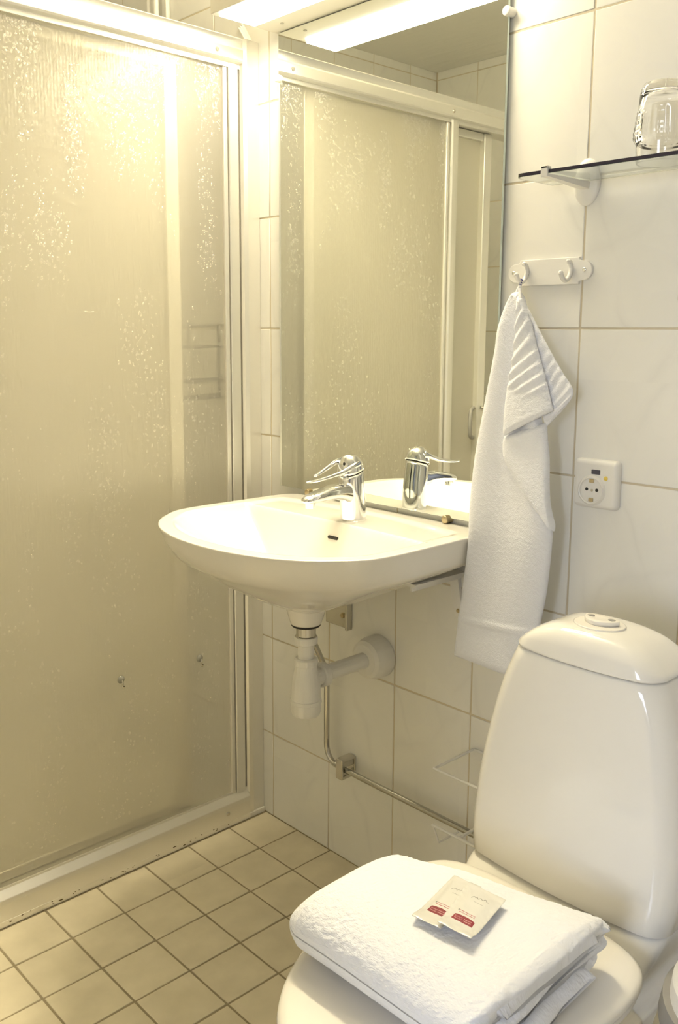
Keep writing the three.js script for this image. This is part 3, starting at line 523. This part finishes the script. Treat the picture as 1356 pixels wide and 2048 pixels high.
{
  const t = thing('hand_towel', 'white terry hand towel hanging by its loop from the left wall hook', 'towel', [0.72, 0.6, 0.05]);
  const bodyL = [[0.713, 1.281, 0.037], [0.6995, 1.2573, 0.04], [0.6895, 1.2205, 0.044], [0.6872, 1.1815, 0.0475], [0.6793, 1.1201, 0.053], [0.6713, 1.0578, 0.058], [0.663, 0.9854, 0.064], [0.6605, 0.9037, 0.071], [0.66, 0.845, 0.0735], [0.6545, 0.8, 0.0735], [0.6436, 0.7327, 0.072], [0.6342, 0.6729, 0.0715], [0.627, 0.6106, 0.0719]];
  const bodyR = [[0.722, 1.281, 0.037], [0.744, 1.233, 0.0398], [0.765, 1.1662, 0.0447], [0.782, 1.1, 0.05], [0.797, 1.0338, 0.0553], [0.806, 0.967, 0.0613], [0.8157, 0.9172, 0.0655], [0.8285, 0.8836, 0.0665], [0.8285, 0.86, 0.0675], [0.825, 0.81, 0.068], [0.8194, 0.76, 0.0685], [0.805, 0.68, 0.07], [0.79, 0.6086, 0.0715]];
  part(t, 'towel_body', cloth(bodyL, bodyR, 0.026, { nu: 80, nv: 300, wave: (u, tt, p) => 0.006 * Math.sin(u * 7 + tt * 3) * smooth(0.02, 0.2, tt) * (0.4 + 0.6 * smooth(1, 0.5, tt)) - 0.004 * smooth(0.3, 0.0, u) * smooth(0.5, 1, tt), rib: (u, tt) => 0.0014 * (smooth(0.885, 0.89, tt) - smooth(0.9, 0.905, tt)) + 0.0016 * (smooth(0.985, 0.99, tt)) }), M.towel);
  const TL = [[0.7218, 1.0344, 0.0672], [0.7267, 0.9975, 0.0702], [0.7524, 0.9658, 0.0734], [0.7875, 0.9292, 0.0771], [0.8152, 0.906, 0.078], [0.834, 0.8879, 0.078]];
  const TR = [[0.8045, 1.064, 0.0649], [0.8094, 1.0352, 0.0672], [0.8158, 1.0025, 0.0698], [0.8191, 0.9653, 0.0735], [0.8234, 0.9282, 0.0762], [0.8373, 0.8851, 0.078]];
  part(t, 'folded_edge', cloth(TL, TR, 0.019, { nu: 50, nv: 100, wave: (u, tt) => 0.001 * Math.sin(u * 5) }), M.towel);
  const SL = [[0.7378, 1.2623, 0.0458], [0.7493, 1.2162, 0.0489], [0.7682, 1.1579, 0.0534], [0.7853, 1.1084, 0.0573], [0.7947, 1.0755, 0.06], [0.8027, 1.0552, 0.0616]];
  const SR = [[0.7425, 1.2564, 0.0462], [0.7724, 1.2162, 0.0489], [0.8029, 1.1753, 0.052], [0.8251, 1.1473, 0.0542], [0.8483, 1.1149, 0.0568], [0.8255, 1.0793, 0.0597]];
  part(t, 'rear_corner', cloth(SL, SR, 0.009, { nu: 40, nv: 110, rib: (u, tt) => 0.0011 * Math.sin(tt * 70 + u * 6) * smooth(0.3, 0.6, u) }), M.towel);
  const FL = [[0.7342, 1.2729, 0.0571], [0.7356, 1.2245, 0.0604], [0.7338, 1.1698, 0.0644], [0.7281, 1.123, 0.0682], [0.7252, 1.0801, 0.0716], [0.7266, 1.0354, 0.0752]];
  const FR = [[0.743, 1.268, 0.0576], [0.7612, 1.2327, 0.0598], [0.7809, 1.1832, 0.0633], [0.7974, 1.1466, 0.0663], [0.8105, 1.1143, 0.0689], [0.8213, 1.0846, 0.0712]];
  part(t, 'front_corner', cloth(FL, FR, 0.016, { nu: 60, nv: 140, wave: (u, tt) => 0.003 * Math.sin(u * 3), rib: (u, tt) => 0.0019 * Math.sin(tt * 62 + u * 9 - 2 * u * u) * smooth(0.04, 0.12, tt) * (1 - smooth(0.55, 0.66, tt - 0.22 * u)) }), M.towel);
  const lp = part(t, 'hanging_loop', merged(tube([[0.7165, 1.277, 0.041], [0.7158, 1.287, 0.033], [0.7152, 1.2955, 0.0265], [0.715, 1.3025, 0.0235]], 0.0022, 24, 8), tube([[0.715, 1.3025, 0.0235], [0.7165, 1.297, 0.028], [0.722, 1.284, 0.037], [0.729, 1.268, 0.044]], 0.0026, 24, 8)), M.loop);
  const rings = []; for (let i = 0; i < 6; i++) { const u = 0.12 + i * 0.12, c = curve([[0.715, 1.3025, 0.0235], [0.7165, 1.297, 0.028], [0.722, 1.284, 0.037], [0.729, 1.268, 0.044]]), p = c.getPoint(u), d = c.getTangent(u); rings.push(rod(p.clone().addScaledVector(d, -0.0011).toArray(), p.clone().addScaledVector(d, 0.0011).toArray(), 0.0029 - 0.0001 * i, 10)); }
  part(lp, 'stitching', merged(...rings), M.navy, 'dark blue stitches');
}

// ------------------------------------------------------------------ toilet
const TX = 1.033;
{
  const t = thing('toilet', 'white ceramic toilet with a tapered cistern and closed lid under the folded towel', 'toilet', [TX, 0, 0.45]);
  const D = (y, w, zb, zf, zc, k = 2, rb = 2) => Array.from({ length: 160 }, (_, i) => { const a = i / 160 * Math.PI * 2, c = Math.cos(a), s = Math.sin(a), q = s > 0 ? k : rb; const X = Math.sign(c) * Math.pow(Math.abs(c), 2 / q), Z = Math.sign(s) * Math.pow(Math.abs(s), 2 / q); return [TX + w * X, y, zc + (s > 0 ? (zf - zc) : (zc - zb)) * Z]; });
  part(t, 'pedestal', solid([D(0.001, 0.118, 0.2, 0.64, 0.4, 2.2), D(0.02, 0.115, 0.2, 0.635, 0.4, 2.2), D(0.06, 0.108, 0.2, 0.62, 0.4, 2.2), D(0.14, 0.106, 0.2, 0.62, 0.4, 2.2), D(0.22, 0.115, 0.2, 0.655, 0.42, 2.1), D(0.28, 0.132, 0.33, 0.7, 0.44, 2), D(0.33, 0.15, 0.33, 0.75, 0.46, 2), D(0.37, 0.163, 0.33, 0.782, 0.48, 2), D(0.4, 0.169, 0.33, 0.79, 0.49, 2), D(0.409, 0.169, 0.33, 0.789, 0.49, 2), D(0.413, 0.164, 0.33, 0.783, 0.49, 2)]), M.ceramic);
  // cistern: straight sides, a gently bowed front, tapering upwards
  const N = 88, ring = (y, w, zf, zb, grow = 0) => {
    const bow = 0.014, r = 0.028, pts = [];
    w += grow; zf += grow; zb -= grow;
    const corner = (cx, cz, a0) => { for (let i = 0; i <= 10; i++) { const a = a0 + i / 10 * Math.PI / 2; pts.push([cx + r * Math.cos(a), cz + r * Math.sin(a)]); } };
    corner(w - r, zf - r, 0); for (let i = 1; i < 24; i++) pts.push([lerp(w - r, -w + r, i / 24), zf]);
    corner(-w + r, zf - r, Math.PI / 2); for (let i = 1; i < 10; i++) pts.push([-w, lerp(zf - r, zb + r, i / 10)]);
    corner(-w + r, zb + r, Math.PI); for (let i = 1; i < 12; i++) pts.push([lerp(-w + r, w - r, i / 12), zb]);
    corner(w - r, zb + r, Math.PI * 1.5); for (let i = 1; i < 10; i++) pts.push([w, lerp(zb + r, zf - r, i / 10)]);
    return pts.map(([x, z]) => [TX + x, y, z > (zf + zb) / 2 ? z + bow * (1 - (x / w) ** 2) * smooth((zf + zb) / 2, zf, z) : z]);
  };
  const ys = [0.445, 0.47, 0.495, 0.53, 0.567, 0.605, 0.641, 0.68, 0.7155, 0.745, 0.762], ws = [0.1575, 0.161, 0.1625, 0.162, 0.1595, 0.1545, 0.1485, 0.141, 0.132, 0.121, 0.1135];
  const tank = [ring(0.443, 0.151, 0.3315, 0.19), ...ys.map((y, i) => ring(y, ws[i], interp([0.44, 0.53, 0.64, 0.762], [0.3365, 0.324, 0.314, 0.301], y), 0.185)), ring(0.7645, 0.109, 0.296, 0.19)];
  part(t, 'cistern', solid(tank), M.ceramic);
  // neck below the cistern down to the pedestal
  part(t, 'neck', solid([[0.2, 0.09, 0.4], [0.27, 0.106, 0.42], [0.32, 0.122, 0.425], [0.365, 0.138, 0.425], [0.392, 0.1465, 0.42], [0.4, 0.1485, 0.412], [0.407, 0.15, 0.385], [0.415, 0.1515, 0.366], [0.428, 0.1535, 0.35], [0.437, 0.153, 0.336], [0.4435, 0.15, 0.329]].map(([y, w, zf]) => ring(y, w, zf, 0.19))), M.ceramic);
  // cistern lid: domed
  const base = ring(0.7665, 0.1135, 0.3015, 0.184), cz = 0.248, rows = [ring(0.7665, 0.111, 0.299, 0.187), base];
  for (let k = 0; k <= 26; k++) { const s = 1 - k / 26.02; rows.push(base.map(([x, , z]) => { const X = TX + (x - TX) * s, Z = cz + (z - cz) * s, u = Math.abs(X - TX) / 0.1135, v = s; return [X, 0.769 + 0.043 * Math.pow(Math.max(0, 1 - Math.pow(u, 2.4)), 0.62) * Math.pow(Math.max(0, 1 - Math.pow(v, 5)), 0.55) + 0.001, Z]; })); }
  part(t, 'cistern_lid', solid(rows), M.ceramic);
  const by = 0.8115, bx = TX, bz = 0.255, el = (r, y) => Array.from({ length: 40 }, (_, i) => [bx + r * 1.12 * Math.cos(i * Math.PI / 20), y, bz + r * 0.95 * Math.sin(i * Math.PI / 20)]);
  part(t, 'button_ring', solid([el(0.033, by - 0.004), el(0.033, by + 0.0012), el(0.031, by + 0.002), el(0.02, by + 0.002)]), M.lidPlastic);
  const leaf = (k, y) => Array.from({ length: 48 }, (_, i) => { const a = i / 48 * Math.PI * 2, c = Math.cos(a), s = Math.sin(a); return [bx + k * 0.0265 * c, y, bz - 0.004 + k * (0.0125 * s + 0.007 * (s > 0 ? 1 - c * c * 1.4 : -0.15 * c * c))]; });
  const fb = part(t, 'flush_button', solid([leaf(1, by + 0.001), leaf(1, by + 0.007), leaf(0.94, by + 0.009), leaf(0.5, by + 0.0083)]), M.lidPlastic);
  for (const s of [-1, 1]) part(fb, 'dimple_spot', new THREE.SphereGeometry(0.0055, 16, 8).scale(1, 0.18, 0.8).translate(bx + s * 0.016, by + 0.009, bz - 0.004), M.greyPlastic);  // dark grey ovals drawn for the dimples
  // seat and closed lid
  const S = (y, g) => D(y, 0.18 - g, 0.362 + g, 0.802 - g, 0.5, 2.05, 4.2);
  part(t, 'seat', solid([S(0.4125, 0.012), S(0.4135, 0.006), S(0.42, 0.004), S(0.4255, 0.006), S(0.426, 0.02)]), M.lidPlastic);
  part(t, 'seat_lid', solid([S(0.4265, 0.01), S(0.4285, 0.003), S(0.434, 0), S(0.44, 0.0015), S(0.4437, 0.006), S(0.4455, 0.014), S(0.4462, 0.03), S(0.447, 0.09)]), M.lidPlastic);
}

// ------------------------------------------------------------------ folded bath towel and sachets
{
  const t = thing('bath_towel', 'thick folded white terry bath towel lying on the closed toilet lid', 'towel', [1.03, 0.4475, 0.58]);
  const nx = 220, na = 260, rows = [];
  for (let i = 0; i <= nx; i++) {
    const u = i / nx, x = lerp(0.88, 1.166, u), zb = lerp(0.515, 0.425, u), zf = lerp(0.705, 0.7, u), yt = lerp(0.525, 0.534, u) + 0.004 * Math.sin(u * 5), e = Math.min(1, Math.pow(Math.min(1, u / 0.09), 0.5)), e2 = Math.pow(Math.min(1, (1 - u) / 0.035), 0.45);
    const row = [], cy = (0.4475 + yt) / 2, hy = (yt - 0.4475) / 2, czz = (zb + zf) / 2, hz = (zf - zb) / 2;
    for (let k = 0; k < na; k++) {
      const a = k / na * Math.PI * 2, c = Math.cos(a), s = Math.sin(a), p = 2 / (c > 0 ? 2.5 : 3.6), sh = 0.35 + 0.65 * e;
      let y = cy + hy * Math.sign(s) * Math.pow(Math.abs(s), p) * (s > 0 ? sh * lerp(0.45, 1, e2) : lerp(0.6, 1, e2 * e)), z = czz + hz * Math.sign(c) * Math.pow(Math.abs(c), 2 / 3) * lerp(0.82, 1, e) * lerp(0.94, 1, e2);
      // fold layers at the right hand end and along the back
      const lay = Math.sin((y - 0.4475) / 0.0215 * Math.PI), near = smooth(0.9, 1, u);
      let X = x + near * (0.008 * Math.abs(lay) + 0.006 * (y < 0.505 ? -1 : 1) * (y < 0.505 ? 1 : 0.6)) + 0.004 * fbm(y * 60, z * 20, 3, 2) * near;
      y += 0.0035 * fbm(X * 14, z * 14, 2, 3) * (s > 0 ? 1 : 0.2);
      const q = 0.0013 * fbm(X * 230, y * 230, z * 230, 2);
      const fl = s < -0.2 ? Math.max(0.4474, y + q) : y + q;
      row.push([X + q * 0.7, Math.max(0.4474, fl), z + q * 0.9 * Math.sign(c)]);
    }
    rows.push(row);
  }
  part(t, 'folded_cloth', solid(rows, { uv: (p, i) => [p[0] * 3, i / na * 0.8 * 3] }), M.towel);
  const layer = (x0, y0, y1, za, zb2) => { const r2 = []; for (let i = 0; i <= 40; i++) { const u = i / 40, x = lerp(1.1, x0, u), e = Math.pow(Math.max(0.03, Math.min(1, (1 - u) / 0.14)), 0.5), cy = (y0 + y1) / 2, hy = (y1 - y0) / 2 * e, row = []; for (let k = 0; k < 90; k++) { const a = k / 90 * Math.PI * 2, c = Math.cos(a), s = Math.sin(a), y = cy + hy * Math.sign(s) * Math.pow(Math.abs(s), 0.6), z = (za + zb2) / 2 + (zb2 - za) / 2 * Math.sign(c) * Math.pow(Math.abs(c), 0.6), q = 0.002 * fbm(x * 200, y * 200, z * 200, 2) + 0.003 * fbm(x * 20, y * 40, z * 25, 2); row.push([x + q + 0.006 * Math.sin(z * 22), y + q * 0.6, z + q]); } r2.push(row); } return solid(r2, { uv: (p) => [p[2] * 3, p[1] * 3] }); };
  part(t, 'fold', layer(1.182, 0.4485, 0.474, 0.47, 0.688), M.towel);
  part(t, 'fold', layer(1.172, 0.476, 0.501, 0.45, 0.692), M.towel);
}
function sachetTexture(k) {
  const c = document.createElement('canvas'); c.width = 256; c.height = 400;
  const g = c.getContext('2d');
  g.fillStyle = '#e4e3dd'; g.fillRect(0, 0, 256, 400);
  g.strokeStyle = '#8d8c86'; g.lineWidth = 4; g.beginPath();
  g.moveTo(82, 118); g.bezierCurveTo(96, 70, 104, 120, 110, 96); g.bezierCurveTo(116, 84, 122, 124, 132, 92); g.bezierCurveTo(140, 76, 150, 120, 160, 84); g.bezierCurveTo(170, 70, 178, 112, 192, 92); g.stroke();
  g.lineWidth = 2; g.beginPath(); g.moveTo(112, 136); g.lineTo(176, 136); g.stroke();
  g.fillStyle = '#b8606a'; for (let r = 0; r < 2; r++) for (let i = 0; i < 13; i++) g.fillRect(74 + i * 8.5, 236 + r * 13, 5 + (i * 7 + r * 3) % 4, 5);
  g.fillStyle = '#7d7c78'; g.beginPath(); g.moveTo(58, 238); g.lineTo(70, 230); g.lineTo(68, 250); g.fill();
  g.fillStyle = k ? '#8e1428' : '#86182a'; g.beginPath(); g.moveTo(52, 318); g.lineTo(58, 276); g.quadraticCurveTo(128, 262, 202, 276); g.lineTo(206, 318); g.closePath(); g.fill();
  g.fillStyle = '#dcaaa8'; for (let r = 0; r < 2; r++) for (const [x0, n] of [[68, 7], [134, 7]]) for (let i = 0; i < n; i++) g.fillRect(x0 + i * 8, 286 + r * 13, 4, 6);
  const t = new THREE.CanvasTexture(c); t.colorSpace = THREE.SRGBColorSpace; return t;
}
function makeSachet(label, P, y, k) {
  // P: the four corners [back left, back right, front right, front left] in x and z, heights above the towel in y
  const nu = 24, nv = 36, at = (u, v) => { const b = (i, j) => lerp(lerp(P[0][i], P[1][i], u), lerp(P[3][i], P[2][i], u), v); return [b(0), y(u, v), b(1)]; }, front = [], rows = [];
  const pos = [], uv = [], idx = [];
  for (let side = 0; side < 2; side++) for (let j = 0; j <= nv; j++) for (let i = 0; i <= nu; i++) {
    const u = i / nu, v = j / nv, p = at(u, v), e = Math.min(u, 1 - u, v, 1 - v), puff = 0.0022 * smooth(0.05, 0.3, e) + 0.0005 * fbm(u * 9, v * 9, k, 3) + 0.0004 * (e < 0.07 ? Math.sin((v < 0.07 || v > 0.93 ? u : v) * 160) : 0);
    pos.push(p[0], p[1] + (side ? 0 : 0.0007 + puff), p[2]); uv.push(u, 1 - v);
    if (i < nu && j < nv) { const a = side * (nu + 1) * (nv + 1) + j * (nu + 1) + i, c = a + nu + 1; side ? idx.push(a, a + 1, c + 1, a, c + 1, c) : idx.push(a, c, c + 1, a, c + 1, a + 1); }
  }
  const n1 = nu + 1, off = n1 * (nv + 1), rim = [];
  for (let i = 0; i < nu; i++) rim.push(i); for (let j = 0; j < nv; j++) rim.push(j * n1 + nu); for (let i = nu; i > 0; i--) rim.push(nv * n1 + i); for (let j = nv; j > 0; j--) rim.push(j * n1);
  rim.forEach((a, i) => { const b = rim[(i + 1) % rim.length]; idx.push(a, b, b + off, a, b + off, a + off); });
  const s = thing('sachet', label, 'sachet', [P[3][0], 0.53, P[3][1]], 'sachets on the folded towel');
  part(s, 'packet', indexed(pos, idx, uv), phys({ map: sachetTexture(k), roughness: 0.3, clearcoat: 0.8, clearcoatRoughness: 0.12 }));
}
makeSachet('silvery sachet with a red printed band, lying underneath the other sachet', [[1.0043, 0.5244], [1.044, 0.5205], [1.0656, 0.6223], [1.0255, 0.6274]], (u, v) => 0.5345 + 0.004 * smooth(0.75, 1, v) + 0.001 * u, 0);
makeSachet('silvery sachet with a red printed band, lying on top of the other sachet', [[1.0312, 0.5294], [1.0831, 0.5232], [1.1025, 0.6145], [1.0589, 0.621]], (u, v) => 0.5385 + 0.004 * smooth(0.75, 1, v) + 0.002 * (1 - u), 1);

// ------------------------------------------------------------------ wire rack and bin beside the toilet
{
  const w = thing('wire_rack', 'thin white wire rack on the wall behind the left side of the cistern', 'wire rack', [0.7, 0.26, 0.06]);
  const x0 = 0.627, x1 = 0.84, z = 0.12, y1 = 0.401, y0 = 0.286;
  part(w, 'upper_frame', wires([[[x0, y1, 0.002], [x0, y1, z], [x1, y1, z], [x1, y1, 0.002], [x0, y1, 0.002]]], 0.0027), M.plastic);
  part(w, 'lower_frame', wires([[[0.69, y0, 0.002], [0.69, y0, z]], [[x0, y0, z], [x1, y0, z], [x1, y0, 0.002], [0.69, y0, 0.002]], [[x1, y0, 0.002], [x1, y1, 0.002]]], 0.0031), M.plastic);
  part(w, 'holder_wire', wires([[[x0, y0, z], [x0 + 0.012, y0 - 0.032, z - 0.004], [x0 + 0.014, y0 - 0.032, z - 0.06]]], 0.0018), M.plastic);
}
{
  const bx = 1.326, bz = 0.36, b = thing('waste_bin', 'small white tapered waste bin with a grey rim behind the right side of the toilet', 'waste bin', [bx, 0, bz]);
  const L = (pts) => crease(lathe(pts, 48).translate(bx, 0, bz), 0.5);
  part(b, 'bin_body', L([[0, 0.002], [0.075, 0.002], [0.079, 0.008], [0.106, 0.41], [0.103, 0.41], [0.076, 0.012], [0, 0.01]]), M.binBodyCoolTint);
  part(b, 'rim', L([[0.1, 0.407], [0.109, 0.407], [0.112, 0.417], [0.108, 0.442], [0.1, 0.442]]), M.greyPlastic, 'grey rim');
  part(b, 'bin_lid', L([[0.095, 0.44], [0.1, 0.442], [0.098, 0.462], [0.08, 0.488], [0.05, 0.502], [0, 0.506]]), M.plastic);
}
scene.traverse((o) => { if (o.isMesh) o.castShadow = o.receiveShadow = true; });
renderer.render(scene, camera);
